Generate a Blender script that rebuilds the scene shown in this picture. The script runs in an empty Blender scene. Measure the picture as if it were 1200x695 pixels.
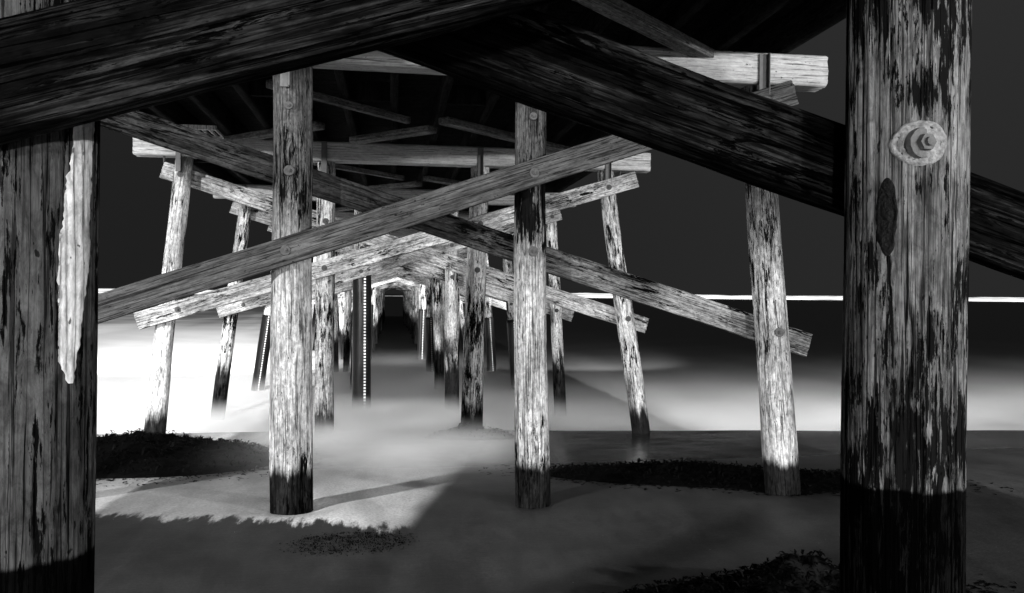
import bpy, bmesh, math, random
from mathutils import Vector, Matrix, noise
random.seed(7)
R = math.radians
PI = math.pi
S = bpy.context.scene
C = S.collection
H = 2.1                      # eye height above the sand under the second bent
WATER = -0.92                # level of the sea surface

# ------------------------------------------------------------------ node helpers
class NT:
    def __init__(s, mat):
        s.t = mat.node_tree; s.n = s.t.nodes; s.l = s.t.links
    def new(s, typ, **kw):
        n = s.n.new(typ)
        for k, v in kw.items(): setattr(n, k, v)
        return n
    def put(s, sock, v):
        if hasattr(v, 'is_linked') or hasattr(v, 'links'): s.l.new(v, sock)
        else: sock.default_value = v
    def math(s, op, a, b=0.0, c=0.0, clamp=False):
        n = s.new('ShaderNodeMath', operation=op, use_clamp=clamp)
        s.put(n.inputs[0], a); s.put(n.inputs[1], b); s.put(n.inputs[2], c)
        return n.outputs[0]
    def ss(s, v, a, b, lo=0.0, hi=1.0):
        n = s.new('ShaderNodeMapRange', interpolation_type='SMOOTHSTEP')
        s.put(n.inputs[0], v)
        for i, x in enumerate((a, b, lo, hi)): s.put(n.inputs[i + 1], x)
        return n.outputs[0]
    def noise(s, vec, scale, detail=4, rough=.55, dist=0.0):
        n = s.new('ShaderNodeTexNoise')
        s.put(n.inputs['Vector'], vec); n.inputs['Scale'].default_value = scale
        n.inputs['Detail'].default_value = detail; n.inputs['Roughness'].default_value = rough
        n.inputs['Distortion'].default_value = dist
        return n.outputs[0]
    def scale(s, vec, sc, loc=(0, 0, 0)):
        n = s.new('ShaderNodeMapping')
        s.put(n.inputs[0], vec); n.inputs['Scale'].default_value = sc; n.inputs['Location'].default_value = loc
        return n.outputs[0]
    def mixc(s, f, a, b):
        n = s.new('ShaderNodeMix', data_type='FLOAT')
        s.put(n.inputs[0], f); s.put(n.inputs[2], a); s.put(n.inputs[3], b)
        return n.outputs[0]
    def grey(s, v):
        n = s.new('ShaderNodeCombineColor')
        for i in range(3): s.put(n.inputs[i], v)
        return n.outputs[0]
    def sep(s, v):
        n = s.new('ShaderNodeSeparateXYZ'); s.put(n.inputs[0], v); return n.outputs

def newmat(name):
    m = bpy.data.materials.new(name); m.use_nodes = True
    return m, NT(m), m.node_tree.nodes['Principled BSDF']

def wood(name, light, dark, patch=.5, patch_col=.008, tide_shade=None, stain_shade=None, tide_shade_col=.0008, fine=55., bump=.35,
         rough=.8, ragged=.5, spec=.12, pscale=1., wave=.25, split=0., mottle=1., pale=None, tones=(.34, .64)):
    """weathered timber, grain along the local Z axis"""
    m, t, b = newmat(name)
    tc = t.new('ShaderNodeTexCoord').outputs['Object']
    oi = t.new('ShaderNodeObjectInfo').outputs['Random']
    off = t.math('MULTIPLY', oi, 37.0)
    cv = t.new('ShaderNodeCombineXYZ')
    for i in range(3): t.put(cv.inputs[i], off)
    va = t.new('ShaderNodeVectorMath', operation='ADD'); t.put(va.inputs[0], tc); t.put(va.inputs[1], cv.outputs[0])
    P = va.outputs[0]
    n1 = t.noise(t.scale(P, (9, 9, 1.5)), 1, 7, .62, .3)
    n2 = t.noise(t.scale(P, (fine, fine, fine * .035)), 1, 5, .65, .4 + wave * .4)
    n3 = t.noise(t.scale(P, (14 * pscale, 14 * pscale, 2.6 * pscale)), 1, 9, .74, wave)
    n4 = t.noise(t.scale(P, (1.3, 1.3, .9)), 1, 3, .5)
    crk = t.noise(t.scale(P, (26, 26, .45)), 1, 3, .55, .2)
    tone = t.math('ADD', t.math('MULTIPLY', n1, .55), t.math('MULTIPLY', n2, .45))
    tone = t.ss(tone, tones[0], tones[1])
    col = t.mixc(tone, dark, light)
    mot = t.noise(t.scale(P, (30, 30, 14)), 1, 6, .7, .5)
    col = t.math('MULTIPLY', col, t.ss(mot, .3, .7, 1. - .55 * mottle, 1. + .3 * mottle))
    if pale is not None:      # painted light: ramp along the length from shaded end to lit end
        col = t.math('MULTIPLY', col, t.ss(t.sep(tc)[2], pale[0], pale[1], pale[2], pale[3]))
    # flaking tar: ragged black streaks
    pm = t.math('ADD', n3, t.math('MULTIPLY', t.math('SUBTRACT', n4, .5), ragged))
    pm = t.math('ADD', pm, t.math('MULTIPLY', t.math('SUBTRACT', n2, .5), .5))
    lo = 1.0 - patch
    if stain_shade is not None:      # tar stain at the top, with shade of the near braces painted in
        zs = t.sep(t.new('ShaderNodeNewGeometry').outputs['Position'])[2]
        zs = t.math('ADD', zs, t.math('MULTIPLY', t.math('SUBTRACT', n1, .5), 2.4))
        sst = t.ss(zs, stain_shade[0] - .6, stain_shade[0] + .6)
        pm = t.math('ADD', pm, t.math('MULTIPLY', sst, stain_shade[1]))
        col = t.math('MULTIPLY', col, t.mixc(sst, 1., stain_shade[2]))
    pmask = t.ss(pm, lo - .018, lo + .018)
    col = t.mixc(pmask, col, patch_col)
    # long drying cracks
    cm = t.math('ABSOLUTE', t.math('SUBTRACT', crk, .5))
    cmask = t.ss(cm, .006, .018, .85, 0.)
    col = t.mixc(cmask, col, t.math('MULTIPLY', col, .12))
    # fine open splits in the grain, clustered
    sp = t.noise(t.scale(P, (fine * .62, fine * .62, 1.3)), 1, 4, .6, .15 + wave * .3)
    spm = t.ss(t.math('ADD', sp, t.math('MULTIPLY', t.math('SUBTRACT', n4, .5), .15)), .575, .61, 0., split)
    col = t.mixc(spm, col, t.math('MULTIPLY', col, .08))
    pit = t.noise(t.scale(P, (45, 45, 22)), 1, 2, .5)
    pm2 = t.ss(pit, .70, .73, 0., .85)
    col = t.mixc(pm2, col, .002)
    rg = t.mixc(pmask, rough, rough - .1)
    if tide_shade is not None:  # wet band on the farther piles; cast shade painted black on the nearest
        z = t.sep(t.new('ShaderNodeNewGeometry').outputs['Position'])[2]
        zz = t.math('ADD', z, t.math('MULTIPLY', t.math('SUBTRACT', n1, .5), tide_shade[1]))
        tm = t.ss(zz, tide_shade[0] - tide_shade[2], tide_shade[0] + tide_shade[2], 1., 0.)
        col = t.mixc(tm, col, t.mixc(.5, tide_shade_col, t.math('MULTIPLY', col, .06)))
        rg = t.mixc(tm, rg, .8)
    t.l.new(t.grey(col), b.inputs['Base Color'])
    t.put(b.inputs['Roughness'], rg)
    t.put(b.inputs['Specular IOR Level'], t.math('MULTIPLY', t.math('ADD', col, .01, clamp=True), spec * 4))
    h = t.math('ADD', t.math('MULTIPLY', n2, .6), t.math('MULTIPLY', n1, .5))
    h = t.math('ADD', h, t.math('MULTIPLY', pmask, .10))
    h = t.math('SUBTRACT', h, t.math('MULTIPLY', cmask, .5))
    h = t.math('SUBTRACT', h, t.math('MULTIPLY', spm, .3))
    bp = t.new('ShaderNodeBump'); bp.inputs['Strength'].default_value = bump; bp.inputs['Distance'].default_value = .012
    t.l.new(h, bp.inputs['Height']); t.l.new(bp.outputs[0], b.inputs['Normal'])
    return m

def plain(name, v, rough=.6, nscale=20, amp=.3, metal=0., bump=.1):
    m, t, b = newmat(name)
    tc = t.new('ShaderNodeTexCoord').outputs['Object']
    n = t.noise(tc, nscale, 5, .6)
    t.l.new(t.grey(t.math('MULTIPLY', t.math('ADD', t.math('MULTIPLY', t.math('SUBTRACT', n, .5), 2 * amp), 1.), v)), b.inputs['Base Color'])
    b.inputs['Roughness'].default_value = rough; b.inputs['Metallic'].default_value = metal
    b.inputs['Specular IOR Level'].default_value = .18
    bp = t.new('ShaderNodeBump'); bp.inputs['Strength'].default_value = bump; bp.inputs['Distance'].default_value = .01
    t.l.new(n, bp.inputs['Height']); t.l.new(bp.outputs[0], b.inputs['Normal'])
    return m

M = {}
M['pile_r'] = wood('weathered_pile_wood', .30, .045, patch=.455, patch_col=.007, tide_shade=(H - .55, .05, .008), fine=150, bump=.8, ragged=.9, pscale=1.7, split=.9)  # black base is a cast shadow painted into the wood
M['pile_l'] = wood('stained_pile_wood', .10, .020, patch=.42, patch_col=.003, tide_shade=(H - .68, .05, .008), fine=120, bump=.6, pscale=1.5, split=.8)  # same painted shadow below, slightly lower
M['pile_b'] = wood('bleached_pile_wood', .46, .10, patch=.38, patch_col=.003, tide_shade=(H - 1.72, .35, .07), stain_shade=(H + .55, .06, .20), fine=90, bump=.5, ragged=.75, split=.8)
M['pile_c'] = wood('flaking_pile_wood', .66, .20, patch=.44, patch_col=.004, tide_shade=(H - 1.95, .9, .22), fine=80, bump=.4, split=.6)
M['pile_d'] = wood('far_pile_wood', .80, .25, patch=.45, patch_col=.006, tide_shade=(H - 1.6, 1.2, .3), fine=60, bump=.3, split=.5)
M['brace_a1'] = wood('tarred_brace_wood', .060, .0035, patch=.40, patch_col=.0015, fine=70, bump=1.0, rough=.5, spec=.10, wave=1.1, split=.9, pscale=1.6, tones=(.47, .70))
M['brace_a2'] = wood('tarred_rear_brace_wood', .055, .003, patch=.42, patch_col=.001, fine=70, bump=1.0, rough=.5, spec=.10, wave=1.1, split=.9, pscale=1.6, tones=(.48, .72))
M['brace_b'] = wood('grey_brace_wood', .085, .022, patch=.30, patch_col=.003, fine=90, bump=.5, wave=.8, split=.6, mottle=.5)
M['brace_b2'] = wood('dark_brace_wood', .10, .018, patch=.40, pale=(4.3, 8.3, .42, 2.8), patch_col=.002, fine=90, bump=.6, wave=.8, split=.7)  # ramp paints shade on the left half, light on the right end
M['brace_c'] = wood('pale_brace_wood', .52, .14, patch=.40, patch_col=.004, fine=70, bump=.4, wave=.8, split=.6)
M['cap'] = wood('sawn_cap_wood', .50, .32, patch=.22, patch_col=.02, fine=60, bump=.25, ragged=.3, split=.3, mottle=.4)
M['deck'] = wood('underdeck_wood', .018, .006, patch=.35, patch_col=.002, fine=50, bump=.3)
M['hbrace'] = wood('pale_sway_wood', .20, .07, patch=.34, patch_col=.01, fine=60, bump=.3)
M['bare'] = wood('bare_sapwood', .66, .48, patch=.20, patch_col=.08, fine=70, bump=.1, ragged=.1)
M['steel'] = plain('rusted_steel', .05, .55, 40, .5, 0., .4)
M['washer'] = plain('salt_crusted_steel', .13, .6, 60, .55, 0., .8)
M['strap'] = plain('grey_strap_steel', .09, .5, 15, .5, 0., .3)
M['wrap'] = plain('black_wrap_plastic', .010, .35, 6, .4, 0., .3)
M['bead'] = plain('pale_seam_beads', .75, .4, 30, .3)
M['kelp'] = plain('wet_kelp', .0010, .6, 25, .5, 0., .5)
M['kelp'].node_tree.nodes['Principled BSDF'].inputs['Specular IOR Level'].default_value = .05

# ------------------------------------------------------------------ object helpers
def link(name, me, mat, parent=None):
    o = bpy.data.objects.new(name, me); C.objects.link(o)
    if mat: me.materials.append(mat)
    if parent: o.parent = parent
    return o
def frombm(name, bm, mat, parent=None, smooth=True):
    me = bpy.data.meshes.new(name); bm.normal_update(); bm.to_mesh(me); bm.free()
    if smooth:
        for p in me.polygons: p.use_smooth = True
    return link(name, me, mat, parent)
def tag(o, label=None, cat=None, group=None, kind=None):
    if label: o['label'] = label
    if cat: o['category'] = cat
    if group: o['group'] = group
    if kind: o['kind'] = kind
    return o
def empty(name, loc):
    o = bpy.data.objects.new(name, None); C.objects.link(o); o.location = loc; o.empty_display_size = .3
    return o

def loft(prof, L, nz, disp, seed=0., capends=True):
    """profile (x, y, nx, ny) swept along Z from 0 to L; disp(i, u, x, y, z) pushes along the normal"""
    bm = bmesh.new(); rings = []
    n = len(prof)
    for k in range(nz + 1):
        z = L * k / nz; ring = []
        for i, (x, y, nx, ny) in enumerate(prof):
            d, dx, dy = disp(x, y, nx, ny, z)
            zz = z
            if k in (0, nz): zz += .012 * (noise.noise(Vector((x * 30, y * 30, seed + k))))
            ring.append(bm.verts.new((x + nx * d + dx, y + ny * d + dy, zz)))
        rings.append(ring)
    for k in range(nz):
        for i in range(n):
            j = (i + 1) % n
            bm.faces.new((rings[k][i], rings[k][j], rings[k + 1][j], rings[k + 1][i]))
    if capends:
        for ring, flip in ((rings[0], True), (rings[-1], False)):
            c = Vector((0, 0, 0))
            for v in ring: c += v.co
            c /= n
            cv = bm.verts.new(c)
            for i in range(n):
                j = (i + 1) % n
                bm.faces.new((ring[j], ring[i], cv) if flip else (ring[i], ring[j], cv))
    return bm

def along(o, p0, p1, face=(0, -1, 0)):
    """local Z from p0 to p1, local Y away from `face`"""
    z = (Vector(p1) - Vector(p0)).normalized()
    y = -Vector(face); y = (y - z * y.dot(z)).normalized(); x = y.cross(z)
    m = Matrix((x, y, z)).transposed().to_4x4(); m.translation = Vector(p0)
    par = o.parent
    off = Vector(par.matrix_world.translation) if par and par.parent is None else Vector()
    return m

def put(o, m, root=None):
    if root is not None: m = Matrix.Translation(-Vector(root.location)) @ m
    o.matrix_basis = m

def pile_mesh(L, r0, r1, nphi, nz, seed, wob=.02, groove=.006):
    prof = []
    for i in range(nphi):
        a = 2 * PI * i / nphi
        prof.append((math.cos(a), math.sin(a), math.cos(a), math.sin(a)))
    def disp(x, y, nx, ny, z):
        t = z / L; r = r0 + (r1 - r0) * t
        lo = noise.noise(Vector((x * .9 + seed, y * .9, z * .35))) * wob
        lo += noise.noise(Vector((x * 2.2 + seed, y * 2.2, z * .9 + 4))) * wob * .5
        g = noise.noise(Vector((x * 13 + seed, y * 13, z * .55)))
        g2 = noise.noise(Vector((x * 28 + seed, y * 28, z * 1.1 + 9)))
        cr = -groove * 2.2 * max(0., 1 - abs(noise.noise(Vector((x * 5 + seed, y * 5, z * .22 + 20)))) * 22)
        d = r - 1 + lo + groove * (.6 * g + .5 * g2) + cr
        bx = noise.noise(Vector((seed, 3.3, z * .28))) * .035
        by = noise.noise(Vector((seed, 7.3, z * .28))) * .02
        return d, bx, by
    return loft(prof, L, nz, disp, seed)

def beam_mesh(L, w, t, nper, nz, seed, groove=.003, wear=.006):
    """cross-section w along local X, t along local Y"""
    prof = []; rad = min(w, t) * .10
    def side(ax, ay, bx, by, nx, ny, n):
        for i in range(n):
            f = i / n if n > 1 else 0
            prof.append((ax + (bx - ax) * f, ay + (by - ay) * f, nx, ny))
    a, b = w / 2, t / 2
    nw = max(2, int(nper * w / (w + t))); nt = max(2, int(nper * t / (w + t)))
    side(a, -b + rad, a, b - rad, 1, 0, nt); prof.append((a, b - rad, 1, 0))
    side(a - rad, b, -a + rad, b, 0, 1, nw); prof.append((-a + rad, b, 0, 1))
    side(-a, b - rad, -a, -b + rad, -1, 0, nt); prof.append((-a, -b + rad, -1, 0))
    side(-a + rad, -b, a - rad, -b, 0, -1, nw); prof.append((a - rad, -b, 0, -1))
    def disp(x, y, nx, ny, z):
        warp = .02 * noise.noise(Vector((seed + 50, x * 2, z * 1.1)))
        g = noise.noise(Vector(((x + warp) * 42 + seed, (y + warp) * 42, z * 1.3)))
        g2 = noise.noise(Vector(((x + warp) * 95 + seed, (y + warp) * 95, z * 2.5)))
        edge = max(0., (abs(x) / a + abs(y) / b) - 1.55)
        ch = -wear * 3.5 * edge * max(0., noise.noise(Vector((seed + x, y, z * 2.3))) + .15)
        d = groove * (g + .7 * g2) + wear * .6 * noise.noise(Vector((x * 4 + seed, y * 4, z * 1.6))) + ch
        bx = .008 * noise.noise(Vector((seed, 1.1, z * .5)))
        return d, bx, 0
    return loft(prof, L, nz, disp, seed)

def add_box(bm, c, s, bev=0.):
    r = bmesh.ops.create_cube(bm, size=1.)
    vs = r['verts']
    bmesh.ops.scale(bm, verts=vs, vec=s); bmesh.ops.translate(bm, verts=vs, vec=c)
    if bev:
        es = list({e for v in vs for e in v.link_edges})
        bmesh.ops.bevel(bm, geom=es, offset=bev, segments=1, affect='EDGES')

def bolt_mesh(rw, rh):
    """washer and hex nut facing -Y, centred on the origin"""
    bm = bmesh.new()
    def disc(r, y0, y1, n, jit=0.):
        a0 = [bm.verts.new((r * math.cos(2 * PI * i / n) * (1 + jit * random.uniform(-1, 1)), y0, r * math.sin(2 * PI * i / n) * (1 + jit * random.uniform(-1, 1)))) for i in range(n)]
        a1 = [bm.verts.new((v.co.x * .93, y1, v.co.z * .93)) for v in a0]
        for i in range(n):
            j = (i + 1) % n; bm.faces.new((a0[j], a0[i], a1[i], a1[j]))
        bm.faces.new(a1[::-1])
    disc(rw, .012, -.008, 28, .03)
    disc(rh, -.006, -.006 - rh * .8, 6)
    disc(rh * .5, -.006 - rh * .8, -.006 - rh * 1.25, 12)
    bmesh.ops.recalc_face_normals(bm, faces=bm.faces)
    return bm

# ------------------------------------------------------------------ setting: sand and sea
def crest(x): return 14.9 - .144 * (x - 2)
def ground(x, y):
    if y < 8: z = 0.
    else: z = -.056 * (y - 8)
    if x > 2: z += .035 * (min(x, 8) - 2) * max(0, min(1, (14 - y) / 8.))
    c = crest(x) if x > 0 else crest(0)
    if y > c:
        t = y - c
        z -= .02 * t + .22 * t * min(1, t / 1.2)
    z = max(z, -2.5)
    for px_, py_ in ((-.95, 8.3), (1.42, 8.3), (4.17, 8.3)):
        d = math.hypot(x - px_, y - py_)
        z += -.05 * math.exp(-(d / .30) ** 2) + .004 * math.exp(-((d - .55) / .2) ** 2)
    z += .018 * noise.noise(Vector((x * .5, y * .5, 1.))) + .006 * noise.noise(Vector((x * 2.1, y * 3.1, 5.)))
    return z

bm = bmesh.new()
xs = [-4000, -900, -200, -80, -40] + [-25 + .5 * i for i in range(38)] + [-6 + .1 * i for i in range(121)] + [6.5 + .5 * i for i in range(38)] + [40, 80, 200, 900, 4000]
ys = [-300, -60, -20] + [-6 + .25 * i for i in range(25)] + [.3 + .12 * i for i in range(180)] + [24, 30, 60, 300, 1500, 4500]
g = [[bm.verts.new((x, y, ground(x, y))) for x in xs] for y in ys]
for j in range(len(ys) - 1):
    for i in range(len(xs) - 1):
        bm.faces.new((g[j][i], g[j][i + 1], g[j + 1][i + 1], g[j + 1][i]))
m, t, b = newmat('wet_sand')
pos = t.new('ShaderNodeNewGeometry').outputs['Position']
sx, sy, sz = t.sep(pos)
nbig = t.noise(pos, .7, 5, .6)
nfine = t.noise(pos, 90, 3, .6)
ngr = t.noise(t.scale(pos, (3.2, 1.0, 1)), 1.3, 6, .65, .6)
col = t.mixc(t.ss(t.math('ADD', t.math('MULTIPLY', nbig, .5), t.math('MULTIPLY', ngr, .5)), .36, .64), .021, .038)
col = t.math('MULTIPLY', col, t.math('ADD', .25, t.math('MULTIPLY', nfine, 1.5)))
# pool of light between the piles, painted into the sand colour, ragged near edge
nj = t.noise(t.scale(pos, (4.5, .8, 1)), 1.6, 5, .7)
ns = t.noise(t.scale(pos, (1.6, .28, 1)), 1.4, 3, .5)
near = t.math('ADD', t.math('ADD', sy, t.math('MULTIPLY', sx, .27)), t.math('MULTIPLY', t.math('SUBTRACT', nj, .5), 1.3))
mk = t.ss(near, 7.40, 7.62)
mk = t.math('MULTIPLY', mk, t.ss(t.math('ADD', sy, t.math('MULTIPLY', t.math('SUBTRACT', ns, .5), 3.)), 9.2, 12.2, 1., .25))
edge = t.math('SUBTRACT', sx, t.math('MULTIPLY', t.math('SUBTRACT', sy, 7.45), .24))
mk = t.math('MULTIPLY', mk, t.ss(edge, -.05, .25, 1., 0.))
mk = t.math('MULTIPLY', mk, t.ss(t.math('ADD', edge, t.math('MULTIPLY', t.math('SUBTRACT', ns, .5), .5)), -1.5, -1.15, .55, 1.))
mk = t.math('MULTIPLY', mk, t.ss(sx, -4.6, -3.4))
mk = t.math('MULTIPLY', mk, t.ss(ns, .30, .55, .7, 1.))
col = t.mixc(mk, col, .74)
fo = t.math('MULTIPLY', t.ss(sy, 11.2, 14.6), t.ss(t.math('ADD', sx, t.math('MULTIPLY', ns, 1.5)), 1.2, 4.2, 1., 0.))
col = t.mixc(t.math('MULTIPLY', fo, .9), col, .8)
vo = t.new('ShaderNodeTexVoronoi'); vo.inputs['Scale'].default_value = 5.5; t.l.new(pos, vo.inputs['Vector'])
shell = t.ss(vo.outputs['Distance'], .010, .030, .5, 0.)
col = t.math('ADD', col, t.math('MULTIPLY', shell, t.ss(nfine, .4, .6)))
gr2 = t.noise(pos, 38, 4, .75)
col = t.math('MULTIPLY', col, t.ss(gr2, .3, .7, .75, 1.25))
wet = t.noise(t.scale(pos, (1, .35, 1)), 2.2, 4, .6, .8)
col = t.math('MULTIPLY', col, t.ss(wet, .3, .7, .85, 1.12))
t.l.new(t.grey(col), b.inputs['Base Color'])
t.put(b.inputs['Roughness'], t.mixc(t.ss(sy, 8., 11.5), .55, .24))
b.inputs['Specular IOR Level'].default_value = .35
bp = t.new('ShaderNodeBump'); bp.inputs['Strength'].default_value = .2; bp.inputs['Distance'].default_value = .015
rip = t.noise(t.scale(pos, (1.2, 5, 1)), 2.4, 4, .6, 1.2)
dim = t.noise(pos, 16, 3, .5)
t.l.new(t.math('ADD', t.math('ADD', t.math('MULTIPLY', nfine, .2), t.math('MULTIPLY', dim, .25)), t.math('ADD', t.math('MULTIPLY', ngr, .6), t.math('MULTIPLY', rip, .8))), bp.inputs['Height'])
t.l.new(bp.outputs[0], b.inputs['Normal'])
tag(frombm('sand', bm, m), kind='structure')

bm = bmesh.new()
xs = [-5000, -600, -100, -30, 0, 30, 100, 600, 5000]; ys = [11.5, 20, 40, 80, 200, 600, 2000, 9000]
g = [[bm.verts.new((x, y, WATER)) for x in xs] for y in ys]
for j in range(len(ys) - 1):
    for i in range(len(xs) - 1):
        bm.faces.new((g[j][i], g[j][i + 1], g[j + 1][i + 1], g[j + 1][i]))
m, t, b = newmat('silky_sea_water')
pos = t.new('ShaderNodeNewGeometry').outputs['Position']
sx, sy, sz = t.sep(pos)
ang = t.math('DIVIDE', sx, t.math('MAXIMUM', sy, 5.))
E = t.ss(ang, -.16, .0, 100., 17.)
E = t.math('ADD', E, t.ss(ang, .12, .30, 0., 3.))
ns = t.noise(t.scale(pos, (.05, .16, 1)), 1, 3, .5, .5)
nr = t.noise(t.scale(pos, (.16, .03, 1)), 1, 3, .5, .6)  # streaks paint the pier's shadow rays into the foam colour
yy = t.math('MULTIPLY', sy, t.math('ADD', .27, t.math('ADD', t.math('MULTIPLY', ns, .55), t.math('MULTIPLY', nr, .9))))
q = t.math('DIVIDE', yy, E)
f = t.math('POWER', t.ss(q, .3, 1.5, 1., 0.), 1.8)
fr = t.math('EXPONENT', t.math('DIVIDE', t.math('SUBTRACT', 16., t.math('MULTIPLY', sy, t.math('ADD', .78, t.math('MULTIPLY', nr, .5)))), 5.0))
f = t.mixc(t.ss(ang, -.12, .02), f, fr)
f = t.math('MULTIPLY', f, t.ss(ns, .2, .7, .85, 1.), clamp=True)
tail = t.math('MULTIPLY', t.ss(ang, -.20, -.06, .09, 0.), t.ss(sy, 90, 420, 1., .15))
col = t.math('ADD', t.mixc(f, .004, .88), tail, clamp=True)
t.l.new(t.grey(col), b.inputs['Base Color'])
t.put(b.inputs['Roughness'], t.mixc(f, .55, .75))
b.inputs['Specular IOR Level'].default_value = .08
tag(frombm('sea', bm, m), kind='structure')

# the white line of a breaker far out
m, t, b = newmat('far_breaker_foam')
tc = t.new('ShaderNodeTexCoord').outputs['Object']
n = t.noise(t.scale(tc, (.02, .05, 1.2)), 1, 4, .6)
t.l.new(t.grey(t.ss(n, .35, .62, .25, .9)), b.inputs['Base Color']); b.inputs['Roughness'].default_value = .9
bm = bmesh.new(); rows = []
NX = 260
for i in range(NX + 1):
    x = -700 + 2000 * i / NX
    hgt = 4.9 + 1.1 * noise.noise(Vector((x * .006, 2, 0))) + .7 * noise.noise(Vector((x * .04, 7, 0)))
    row = []
    gap = min(1, max(0, (abs(x - 2) - 33) / 20)); hgt *= .05 + .95 * gap
    for k in range(9):
        a = PI * k / 8
        row.append(bm.verts.new((x, 900 - 5 * math.cos(a) + 4 * noise.noise(Vector((x * .01, 0, 3))), WATER + .6 + hgt * math.sin(a) ** .45)))
    rows.append(row)
for i in range(NX):
    for k in range(8):
        bm.faces.new((rows[i][k], rows[i + 1][k], rows[i + 1][k + 1], rows[i][k + 1]))
tag(frombm('distant_surf', bm, m), kind='structure')

# ------------------------------------------------------------------ pier bents
XL, XR = -1.0, 1.41
def brace1_z(x): return H + .765 + .305 * x
def brace2_z(x): return H + .87 - .307 * x
CAPB, CAPT = H + 2.23, H + 2.56

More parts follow.
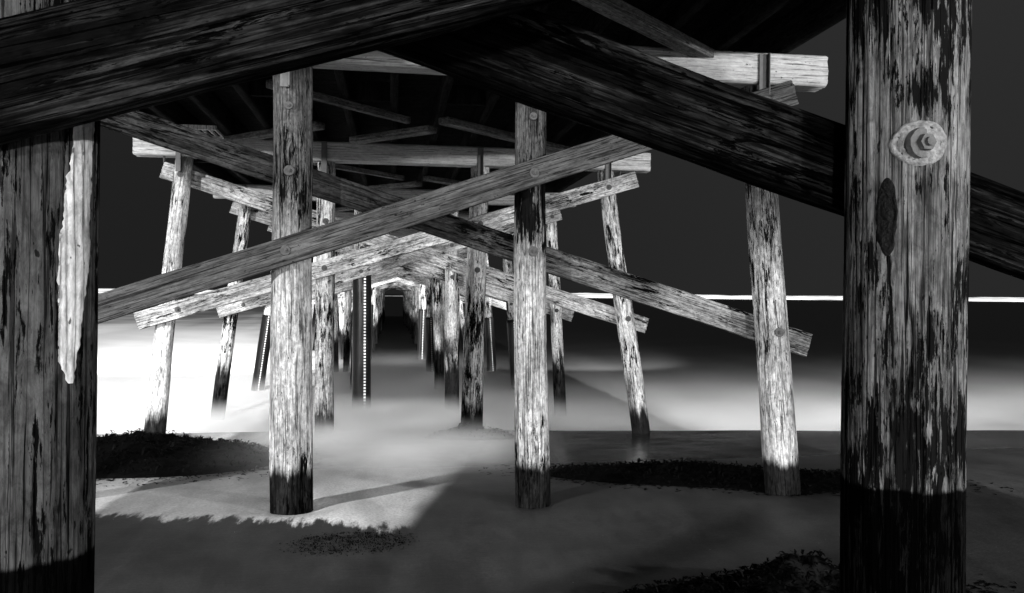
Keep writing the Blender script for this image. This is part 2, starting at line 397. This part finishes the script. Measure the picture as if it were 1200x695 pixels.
def make_bent(k):
    Y = 2.3 + 6. * k
    gz = ground(0, Y) if k < 2 else WATER - 1.2
    root = empty('timber_bent', (0, Y, gz))
    lod = 0 if k == 0 else 1 if k == 1 else 2 if k < 4 else 3 if k < 8 else 4
    nphi = (150, 64, 40, 24, 14)[lod]; nz = (240, 140, 80, 40, 16)[lod]
    rnd = random.Random(k * 13 + 5)
    j = lambda a: rnd.uniform(-a, a) if k > 1 else 0.
    # (bottom x, bottom z, top x) of the four piles
    if k == 0: P = [(-4.0, -2.15, -3.46, .17, .16), (-.955, -2.15, -.955, .168, .165), (1.54, -2.15, 1.53, .169, .172), (4.1, -2.15, 3.8, .17, .16)]
    elif k == 1: P = [(-4.05, -2.2, -3.46, .17, .16), (-.95, -2.2, -1.01, .195, .185), (1.425, -2.2, 1.38, .172, .155), (4.17, -2.15, 3.80, .185, .155)]
    elif k == 2: P = [(-3.90, -2.55, -3.46, .17, .135), (-1.11, -2.6, -1.13, .165, .155), (1.39, -2.6, 1.48, .190, .165), (4.46, -2.6, 3.74, .165, .145)]
    elif k == 3: P = [(-4.14, -3.6, -3.47, .165, .14), (-.71, -3.6, -.75, .19, .19), (1.50, -3.6, 1.42, .175, .155), (4.26, -3.6, 3.90, .15, .14)]
    else: P = [(-4.08 + j(.15), -3.9, -3.42 + j(.1), .16, .14), (-1.02 + j(.12), -3.9, -1.0 + j(.1), .17, .15), (1.42 + j(.12), -3.9, 1.42 + j(.1), .17, .15), (3.9 + j(.2), -3.9, 3.5 + j(.2), .16, .14)]
    if k > 4: P += [(-2.3 + j(.3), -3.9, -2.25 + j(.2), .16, .14), (2.55 + j(.3), -3.9, 2.5 + j(.2), .16, .14), (-1.6 + j(.2), -3.9, -1.6 + j(.1), .14, .12), (1.95 + j(.2), -3.9, 1.9 + j(.1), .14, .12)]
    piles = []
    for i, (xb, zb, xt, rb, rt) in enumerate(P):
        b0 = Vector((xb, Y, zb + H)); t0 = Vector((xt, Y + .02, CAPB + .02))
        L = (t0 - b0).length
        hide_far = (k == 0 and i in (0, 3))
        bmp = pile_mesh(L, rb, rt, 40 if hide_far else nphi, 60 if hide_far else nz, k * 7.1 + i * 3.3, wob=.014 if k == 0 else .02, groove=(.006, .007, .008, .008, .006)[lod])
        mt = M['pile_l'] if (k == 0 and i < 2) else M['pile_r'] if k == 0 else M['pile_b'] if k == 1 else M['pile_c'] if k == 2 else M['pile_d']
        o = frombm('pile', bmp, mt, root); put(o, along(o, b0, t0), root)
        piles.append(o)
        def atz(z): f = (z - b0.z) / (t0.z - b0.z); return b0.x + (t0.x - b0.x) * f
        def rad(z): f = (z - b0.z) / (t0.z - b0.z); return rb + (rt - rb) * f
        if k < 5:
            # bolts of the rear brace come out on the front of the pile
            xx = atz(brace2_z(xb)); zz = brace2_z(xx)
            big = (k == 0 and i == 2)
            bo = frombm('bolt', bolt_mesh(.046 if big else .052, .026 if big else .022), M['washer'] if big else M['steel'], o, smooth=False)
            if big: xx = 1.478; zz = H + .44
            bo.matrix_basis = o.matrix_basis.inverted() @ Matrix.Translation(Vector((xx, Y - rad(zz) + (.004 if not big else .001), zz)) - root.location)
            if k in (1, 2) and i in (1, 2):
                zz = H + 1.80; xx = atz(zz)
                bo = frombm('bolt', bolt_mesh(.04, .02), M['steel'], o, smooth=False)
                bo.matrix_basis = o.matrix_basis.inverted() @ Matrix.Translation(Vector((xx, Y - rad(zz) + .002, zz)) - root.location)
        # plastic wraps round the lower pile with a beaded seam
        wraps = {(3, 1): (-3.6, 1.0), (4, 0): (-3.4, -.7), (4, 3): (-3.4, -.8), (5, 2): (-3.4, -.9), (6, 2): (-3.4, -.7), (5, 3): (-3.4, -.9), (6, 1): (-3.4, -.5)}
        if (k, i) in wraps:
            z0, z1 = wraps[(k, i)]; z0 += H; z1 += H
            A = Vector((atz(z0), Y, z0)); B = Vector((atz(z1), Y, z1)); Lw = (B - A).length
            bw = pile_mesh(Lw, rad(z0) + .035, rad(z1) + .035, 28, 24, k + i, wob=.01, groove=.002)
            w = frombm('pile_wrap', bw, M['wrap'], o)
            w.matrix_basis = o.matrix_basis.inverted() @ Matrix.Translation(-root.location) @ along(w, A, B)
            w.data.materials.append(M['bead'])
            bs = bmesh.new(); bs.from_mesh(w.data)
            nb = int(Lw / .075)
            for q in range(nb):
                zc = .05 + q * .075; rr = rad(z0) + .035
                for an in ((-.33, .9),) if k == 3 else ((-.2, .6),):
                    a = -PI / 2 + .0 - an[0]
                    add_box(bs, ((rr + .008) * math.cos(a), (rr + .008) * math.sin(a), zc), (.055 * an[1], .03, .042), 0)
                    bs.faces.ensure_lookup_table()
                    for fc in bs.faces[-6:]: fc.material_index = 1
            bs.to_mesh(w.data); bs.free()
        # steel strap tying pile to cap
        if k < 6:
            bs = bmesh.new()
            xs_ = xt + (.02 if i > 1 else -.0)
            add_box(bs, (-.03, 0, 0), (.085, .014, .56), .003); add_box(bs, (.018, -.03, 0), (.012, .07, .56), .003)
            st = frombm('strap', bs, M['strap'], root, smooth=False)
            put(st, Matrix.Translation((xs_, Y - .215, CAPB + .02)), root)
    # cap beam
    cw = .30
    bmc = beam_mesh(8.72, CAPT - CAPB, cw, 40 if k < 3 else 14, 60 if k < 4 else 20, k * 2.2, .0015, .004)
    cp = frombm('cap_beam', bmc, M['cap'], root)
    ls, rs = (-4.2, 4.52) if k else (-4.2, 4.5)
    put(cp, along(cp, (ls, Y - .05, (CAPB + CAPT) / 2), (rs, Y - .05, (CAPB + CAPT) / 2)), root)
    # hanger bolt under the cap ends
    for xx in (-3.75, 4.0):
        bs = bmesh.new(); bmesh.ops.create_cone(bs, segments=10, radius1=.018, radius2=.018, depth=.1, cap_ends=True)
        hb = frombm('drift_bolt', bs, M['steel'], cp, smooth=False)
        hb.matrix_basis = cp.matrix_basis.inverted() @ Matrix.Translation(Vector((xx, Y - .05, CAPB - .045)) - root.location)
    # sway braces
    th = .095; w = .262 if k < 2 else .285
    yf = Y - .185 - th / 2; yb = Y + .185 + th / 2
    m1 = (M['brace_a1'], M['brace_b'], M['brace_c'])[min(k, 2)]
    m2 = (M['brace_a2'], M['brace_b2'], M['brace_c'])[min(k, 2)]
    jz = j(.12); js = j(.02)
    if k == 1: b1 = lambda x: H + .745 + .338 * x
    else: b1 = lambda x: brace1_z(x) + jz + js * x * (k > 3)
    b2 = lambda x: brace2_z(x) + (jz - js * x) * (k > 3)
    if 1 < k <= 3: b1 = brace1_z
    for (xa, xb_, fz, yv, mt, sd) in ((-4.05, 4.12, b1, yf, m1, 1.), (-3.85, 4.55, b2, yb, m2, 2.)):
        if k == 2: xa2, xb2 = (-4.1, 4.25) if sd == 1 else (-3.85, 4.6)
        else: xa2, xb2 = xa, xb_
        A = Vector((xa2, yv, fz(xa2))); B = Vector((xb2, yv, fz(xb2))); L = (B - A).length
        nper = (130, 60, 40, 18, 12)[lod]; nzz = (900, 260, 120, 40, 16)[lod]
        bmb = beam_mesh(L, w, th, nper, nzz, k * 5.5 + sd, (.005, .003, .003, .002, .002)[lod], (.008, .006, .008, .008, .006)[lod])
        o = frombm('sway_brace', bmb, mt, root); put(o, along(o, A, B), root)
        if sd == 1 and 0 < k < 5:
            for i, (xb0, zb0, xt0, rb, rt) in enumerate(P):
                xx = xt0 if k != 0 or i != 1 else -.75
                bo = frombm('bolt', bolt_mesh(.05, .024) if k else bolt_mesh(.022, .014), M['steel'], o, smooth=False)
                bo.matrix_basis = o.matrix_basis.inverted() @ Matrix.Translation(Vector((xx, yf - th / 2 - .002, fz(xx))) - root.location)
    return root, piles

ords = ['nearest', 'second', 'third', 'fourth', 'fifth', 'sixth', 'seventh', 'eighth', 'ninth', 'tenth', 'eleventh', 'twelfth',
        'thirteenth', 'fourteenth', 'fifteenth', 'sixteenth', 'seventeenth', 'eighteenth']
labs = {0: 'nearest bent, thick piles at both photo edges with black tarred crossing braces overhead',
        1: 'second bent, grey crossed braces bolted to bleached piles standing on open sand',
        2: 'third bent, pale crossed braces and flaking piles standing where the mist meets the sand',
        3: 'fourth bent, its left inner pile sheathed in black wrap with a beaded seam',
        4: 'fifth bent, outer slanting piles with short black wraps rising from the mist'}
NB = 17
allp = {}
for k in range(NB):
    root, piles = make_bent(k); allp[k] = piles
    tag(root, labs.get(k, 'weathered pile bent under the pier, %s counted from the beach end' % ords[k]), 'pier bent', 'pile bents carrying the pier')
    if k == 0: nearroot = root

from mathutils.bvhtree import BVHTree
def shell_of(o):
    me = o.data
    return BVHTree.FromPolygons([v.co.copy() for v in me.vertices], [tuple(p.vertices) for p in me.polygons])
def on_pile(tree, a, z, d, cx=0.):
    # point on a pile's surface at angle a, height z (local), pushed out by d
    dr = Vector((math.cos(a), math.sin(a), 0))
    h = tree.ray_cast(Vector((0, 0, z)) + dr * .5, -dr)
    r = .5 - h[3] if h[0] is not None else .17
    return (dr * (r + d)) + Vector((0, 0, z))
# bare pale strip on the near left pile
pl = allp[0][1]
bm = bmesh.new(); n = 170
L = []; Rr = []
tl = shell_of(pl)
for seg, (za, zb) in enumerate(((H - .235, H + .455), (H + .70, H + 1.0))):
    prev = None
    for i in range(n + 1):
        z = za + (zb - za) * i / n
        zz = z - H
        keys = [(-.245, 1.03, 1.06), (-.20, .94, 1.13), (-.08, .88, 1.24), (.09, .85, 1.46), (.24, .98, 1.45), (.39, 1.09, 1.50), (.74, 1.20, 1.55), (1.1, 1.25, 1.6)]
        for (k0, k1) in zip(keys, keys[1:]):
            if k0[0] <= zz <= k1[0] or (k0 is keys[0] and zz < k0[0]):
                f = (zz - k0[0]) / (k1[0] - k0[0]); e0 = k0[1] + (k1[1] - k0[1]) * f; e1 = k0[2] + (k1[2] - k0[2]) * f
        a0 = -PI / 2 + e0 + .03 * noise.noise(Vector((3, 1, z * 60))) + .04 * noise.noise(Vector((3, 8, z * 20)))
        a1 = -PI / 2 + e1 + .03 * noise.noise(Vector((9, 1, z * 60))) + .03 * noise.noise(Vector((9, 8, z * 20)))
        row = []
        for q in range(25):
            a = a0 + (a1 - a0) * q / 24; row.append(bm.verts.new(on_pile(tl, a, z - (H - 2.15), .006 + .0025 * noise.noise(Vector((a * 30, 1, z * 12))) if 0 < q < 24 else -.004)))
        if prev:
            for q in range(24): bm.faces.new((prev[q], prev[q + 1], row[q + 1], row[q]))
        prev = row
st = frombm('bare_wood_strip', bm, M['bare'], pl); st['label'] = 'pale bare wood strip with ragged edges'

# knot hollow and cracked ring around the bolt on the near right pile
pr = allp[0][2]
tr = shell_of(pr)
def facing(name, xc, zc, pts, mat, depth):
    bm = bmesh.new(); rr = .187
    vs = []
    for (u, v, d) in pts:
        x = xc + u; a = math.asin(max(-.99, min(.99, x / rr)))
        vs.append((rr + d, a, zc + v))
    return bm
bm = bmesh.new()
NR, NA = 7, 44
rings = []
for i in range(NR):
    f = i / (NR - 1); ring = []
    for q in range(NA):
        a = 2 * PI * q / NA
        rx = .021 * (1 - f * .9) * (1 + .12 * noise.noise(Vector((math.cos(a) * 2, math.sin(a) * 2, 1))))
        rz = .12 * (1 - f * .9)
        x = -.122 + rx * math.cos(a) + .006 * noise.noise(Vector((0, math.sin(a) * 3, 4))); z = 0 + rz * math.sin(a)
        ring.append(bm.verts.new(on_pile(tr, math.asin(x / .17) - PI / 2, z + H + .235 - (H - 2.15), (.005 if i == 1 else -.003 if i == 0 else .0015))))
    rings.append(ring)
for i in range(NR - 1):
    for q in range(NA):
        bm.faces.new((rings[i][q], rings[i][(q + 1) % NA], rings[i + 1][(q + 1) % NA], rings[i + 1][q]))
bm.faces.new(rings[-1])
bmesh.ops.recalc_face_normals(bm, faces=bm.faces)
kn = frombm('knot', bm, plain('charred_knot', .003, .6, 60, .5, 0, 1.0), pr)
# salt-crusted collar round the big bolt
bm = bmesh.new(); prev = None; RR = 44; rings = []
for f, d in ((1.28, -.006), (1.2, .004), (1.1, .0065), (1.0, .003), (.92, .001), (.78, .004), (.55, .004)):
    ring = []
    for q in range(RR):
        a = 2 * PI * q / RR; r = .052 * f * (1 + .05 * noise.noise(Vector((math.cos(a) * 1.5, math.sin(a) * 1.5, f))))
        x = -.055 + r * math.cos(a); z = r * math.sin(a)
        ring.append(bm.verts.new(on_pile(tr, math.asin(x / .17) - PI / 2, z + .44 + 2.15, d + .004 * noise.noise(Vector((x * 70, z * 70, 0))) + .003 * noise.noise(Vector((x * 160, z * 160, 0))))))
    rings.append(ring)
for i in range(len(rings) - 1):
    for q in range(RR): bm.faces.new((rings[i][q], rings[i][(q + 1) % RR], rings[i + 1][(q + 1) % RR], rings[i + 1][q]))
bmesh.ops.recalc_face_normals(bm, faces=bm.faces)
co = frombm('bolt_collar', bm, plain('salt_crust', .26, .8, 70, 1.3, 0, .9), pr)

# ------------------------------------------------------------------ deck above the bents
Y0, Y1 = -6.0, 2.3 + 6 * (NB - 1) + 1.5
deck = empty('pier_deck', (0, Y0, CAPT))
tag(deck, 'dark plank deck and stringers of the pier, resting on all the bents', 'pier deck')
SB, ST = CAPT + .004, CAPT + .36
sxs = [-4.04, -3.35, -2.65, -1.95, -1.3, -.65, 0, .65, 1.3, 1.95, 2.65, 3.35, 4.04]
for i, x in enumerate(sxs):
    bmb = beam_mesh(Y1 - Y0, .11, ST - SB, 12, 120, i * 3.3, .002, .004)
    o = frombm('stringer', bmb, M['deck'], deck)
    put(o, along(o, (x, Y0, (SB + ST) / 2), (x, Y1, (SB + ST) / 2), face=(0, 0, -1)), deck)
bm = bmesh.new(); y = Y0
while y < Y1:
    w = .235; add_box(bm, (random.uniform(-.02, .02), y + w / 2, ST + .045), (9.1, w, .08)); y += w + .012
o = frombm('deck_planking', bm, M['deck'], deck, smooth=False); o.location = -deck.location
for k in range(0, 8):
    Yk = 2.3 + 6 * k
    for (ax, ay, bx, by) in ((.70, Yk + 3.6, 3.44, Yk + 6.1), (.55, Yk + 3.7, -.62, Yk + 4.85), (-2.8, Yk + 5.9, -1.1, Yk + 4.3), (-1.5, Yk + 1.9, .2, Yk + 3.7)):
        A = Vector((ax, ay, SB - .05)); B = Vector((bx, by, SB - .05))
        wide = .2 if ax != -1.5 else .09
        if ax == .55: A.z = B.z = SB - .16
        bmb = beam_mesh((B - A).length, wide, .1, 16, 30, k + ax, .002, .004)
        o = frombm('deck_brace', bmb, M['hbrace'], deck); put(o, along(o, A, B, face=(0, 0, -1)), deck)
    if k < 5:
        for s in range(len(sxs) - 1):
            if (s + k) % 2: continue
            bb = bmesh.new(); add_box(bb, (0, 0, 0), (sxs[s + 1] - sxs[s] - .12, .07, .26), .004)
            o = frombm('blocking', bb, M['deck'], deck, smooth=False)
            put(o, Matrix.Translation(((sxs[s] + sxs[s + 1]) / 2, Yk + 3, (SB + ST) / 2)), deck)
# slatted drain grate under the left side
bm = bmesh.new()
for yy_ in (13.2, 14.05): add_box(bm, (-3.02, yy_, CAPT - .03), (.62, .05, .07), .004)
for i in range(6): add_box(bm, (-3.27 + .1 * i, 13.62, CAPT - .01), (.018, .8, .04))
gr = frombm('slatted_grate', bm, M['bare'], None, smooth=False)
tag(gr, 'small slatted wooden grate hung under the deck near the third bent', 'grate')

# ------------------------------------------------------------------ seaweed heaps
def kelp_heap(cx, cy, rx, ry, h, nleaf, seed, label, leaf=.07, rot=0., lump=1.):
    rnd = random.Random(seed)
    gz = ground(cx, cy)
    root = empty('seaweed_heap', (cx, cy, gz)); tag(root, label, 'seaweed', 'seaweed heaps on the sand')
    def hz(u, v):
        d = math.sqrt(u * u + v * v)
        base = max(0, 1 - d) ** .7
        nn = .62 + .75 * lump * noise.noise(Vector((u * 2.3 + seed, v * 2.3, 1))) + .35 * lump * noise.noise(Vector((u * 6 + seed, v * 6, 2))) + .18 * noise.noise(Vector((u * 17 + seed, v * 17, 2)))
        return h * base * max(.15, nn) - (.12 * max(0, d - .93) / .1)
    ca, sa = math.cos(rot), math.sin(rot)
    def W(u, v, z):
        x = u * rx; y = v * ry; X = ca * x - sa * y; Yy = sa * x + ca * y
        return Vector((X, Yy, z + ground(cx + X, cy + Yy) - gz))
    bm = bmesh.new(); N = 60
    g = [[bm.verts.new(W(-1.05 + 2.1 * i / N, -1.05 + 2.1 * q / N, hz(-1.05 + 2.1 * i / N, -1.05 + 2.1 * q / N) - .02)) for i in range(N + 1)] for q in range(N + 1)]
    for q in range(N):
        for i in range(N): bm.faces.new((g[q][i], g[q][i + 1], g[q + 1][i + 1], g[q + 1][i]))
    frombm('mound', bm, M['kelp'], root)
    bm = bmesh.new()
    for i in range(nleaf):
        a = rnd.uniform(0, 2 * PI); d = rnd.uniform(0, 1) ** .6 if i % 5 else 1 + rnd.uniform(0, .55) ** 2
        u, v = d * math.cos(a), d * math.sin(a)
        p = W(u, v, max(.004, hz(u, v))); l = leaf * rnd.uniform(.5, 1.5); ww = l * rnd.uniform(.12, .3)
        az = rnd.uniform(0, 2 * PI); el = rnd.uniform(-.3, 1.1) if d < 1 else rnd.uniform(-.1, .2)
        dr = Vector((math.cos(az) * math.cos(el), math.sin(az) * math.cos(el), math.sin(el))); sd = dr.cross(Vector((0, 0, 1))).normalized() * ww
        dr2 = (dr + Vector((0, 0, -.9))).normalized()
        q0 = p - dr * l * .2; q1 = p + dr * l * .6; q2 = q1 + dr2 * l * .6
        v_ = [bm.verts.new(c) for c in (q0 - sd * .5, q0 + sd * .5, q1 + sd, q1 - sd, q2 + sd * .3, q2 - sd * .3)]
        bm.faces.new(v_[:4]); bm.faces.new((v_[3], v_[2], v_[4], v_[5]))
    frombm('fronds', bm, M['kelp'], root, smooth=False)
kelp_heap(2.55, 5.15, 1.45, .5, .46, 3800, 3, 'large black seaweed heap at the foot of the near right pile', .04, .08, .8)
kelp_heap(3.75, 9.2, 2.35, .75, .27, 2600, 9, 'long low dark seaweed drift behind the open sand on the right', .05, -.50, .35)
kelp_heap(-3.5, 12.0, 2.2, 1.6, .60, 4200, 14, 'rounded seaweed mound in front of the leftmost slanting pile', .05, -.35, .35)
kelp_heap(1.35, 13.9, .8, .45, .32, 900, 21, 'small dark hump of seaweed round the base of a third-bent pile', .05, 0, .4)
kelp_heap(-.33, 7.05, .46, .28, .022, 1500, 27, 'flat seaweed patch on the sand right of the second-bent left pile', .016, .1, .6)

# ------------------------------------------------------------------ low mist of the blurred surf
m = bpy.data.materials.new('surf_mist'); m.use_nodes = True; t = NT(m)
t.n.remove(t.n['Principled BSDF'])
pv = t.new('ShaderNodeVolumePrincipled'); pv.inputs['Color'].default_value = (1, 1, 1, 1); pv.inputs['Anisotropy'].default_value = 0.
pos = t.new('ShaderNodeNewGeometry').outputs['Position']; sx, sy, sz = t.sep(pos)
nz_ = t.noise(t.scale(pos, (.12, .22, .3)), 1, 2, .5, .3)
dn = t.ss(sz, WATER, WATER + .62, 1., 0.)
far = t.math('MULTIPLY', t.math('EXPONENT', t.math('DIVIDE', t.math('SUBTRACT', 15.5, sy), t.ss(sx, 1.5, 6., 6.0, 3.0))), t.ss(sy, 34, 41, 1., 0.))
dn = t.math('MULTIPLY', dn, far)
dn = t.math('MULTIPLY', dn, t.ss(t.math('ADD', sy, t.math('MULTIPLY', t.math('ABSOLUTE', sx), -.35)), 11.9, 15.))
dn = t.math('MULTIPLY', dn, t.ss(nz_, .2, .75, .7, 1.25))
st_ = t.noise(t.scale(pos, (.30, .035, .0)), 1, 2, .5, .4)  # streaks that put shadow rays into the mist density
dn = t.math('MULTIPLY', dn, t.ss(st_, .35, .62, .75, 1.15))
dn = t.math('MULTIPLY', dn, 1.25)
base = t.math('MULTIPLY', t.math('SUBTRACT', sy, 8.), -.056)
hh = t.math('SUBTRACT', sz, base)
d2 = t.math('MULTIPLY', t.ss(hh, -.2, .42, .9, 0.), t.ss(sy, 9.8, 13.0, 0., 2.2))
d2 = t.math('MULTIPLY', d2, t.math('MULTIPLY', t.ss(sx, -2.7, -.9), t.ss(sx, .6, 2.4, 1., 0.)))
d2 = t.math('MULTIPLY', d2, t.ss(sy, 16, 24, 1.1, 0.))
t.put(pv.inputs['Density'], t.math('MAXIMUM', dn, d2))
t.l.new(pv.outputs[0], t.n['Material Output'].inputs['Volume'])
m.cycles.volume_step_rate = .12
bm = bmesh.new(); add_box(bm, (0, 26.0, WATER + .68), (110, 34, 1.34))
tag(frombm('surf_mist', bm, m, smooth=False), kind='stuff')
S.cycles.volume_bounces = 3

# ------------------------------------------------------------------ light
AZ, EL = R(10), R(27)      # travel direction: to the right of the pier's axis, downwards
sun = bpy.data.lights.new('sun', 'SUN'); sun.energy = 4.5; sun.angle = R(.5)
so = bpy.data.objects.new('sun', sun); C.objects.link(so)
so.rotation_euler = Vector((math.sin(AZ) * math.cos(EL), math.cos(AZ) * math.cos(EL), -math.sin(EL))).to_track_quat('-Z', 'Y').to_euler()
def flood(name, loc, target, watts, size, rad):
    l = bpy.data.lights.new(name, 'SPOT'); l.energy = watts; l.spot_size = R(size); l.spot_blend = .4; l.shadow_soft_size = rad
    o = bpy.data.objects.new(name, l); C.objects.link(o); o.location = loc
    o.rotation_euler = (Vector(target) - Vector(loc)).to_track_quat('-Z', 'Y').to_euler()
flood('beach_floodlight_west', (-7.5, -30, H + 3.0), (0, 14, H), 24000, 50, .35)
flood('beach_floodlight_east', (10.5, -28, H + 3.0), (0, 14, H), 26000, 50, .5)
flood('side_floodlight_west', (-16, -6, H + 4.0), (0.5, 20, H), 27000, 56, .3)
flood('side_floodlight_east', (17, -8, H + 3.5), (0.5, 20, H), 15000, 56, .3)

flood('pier_floodlight_west', (-14, 26, H + 2.6), (0, 52, H), 28000, 75, .3)
flood('pier_floodlight_east', (14, 27, H + 2.6), (0, 52, H), 28000, 75, .3)

w = bpy.data.worlds.new('World'); S.world = w; w.use_nodes = True
t = NT(w); bg = w.node_tree.nodes['Background']
d = t.sep(t.new('ShaderNodeTexCoord').outputs['Generated'])
v = t.math('ADD', t.ss(d[2], 0., .5, .011, .016), t.ss(d[0], -.2, .6, 0., .006))
t.l.new(t.grey(v), bg.inputs[0]); bg.inputs[1].default_value = 1.

# ------------------------------------------------------------------ camera
cam = bpy.data.cameras.new('camera'); co_ = bpy.data.objects.new('camera', cam); C.objects.link(co_)
cam.sensor_width = 36; cam.lens = 36 * 963 / 1200; cam.clip_end = 20000; cam.clip_start = .05; cam.shift_y = -1.8 / 1200
th_ = R(8.27); rr = .0095
fw = Vector((math.sin(th_), math.cos(th_), 0)); rt = Vector((math.cos(th_), -math.sin(th_), rr)).normalized(); up = rt.cross(fw)
mm = Matrix((rt, up, -fw)).transposed().to_4x4(); mm.translation = Vector((0, 0, H))
co_.matrix_world = mm
S.camera = co_
S.view_settings.view_transform = 'Standard'; S.view_settings.look = 'None'; S.view_settings.gamma = 1
S.view_settings.exposure = .3
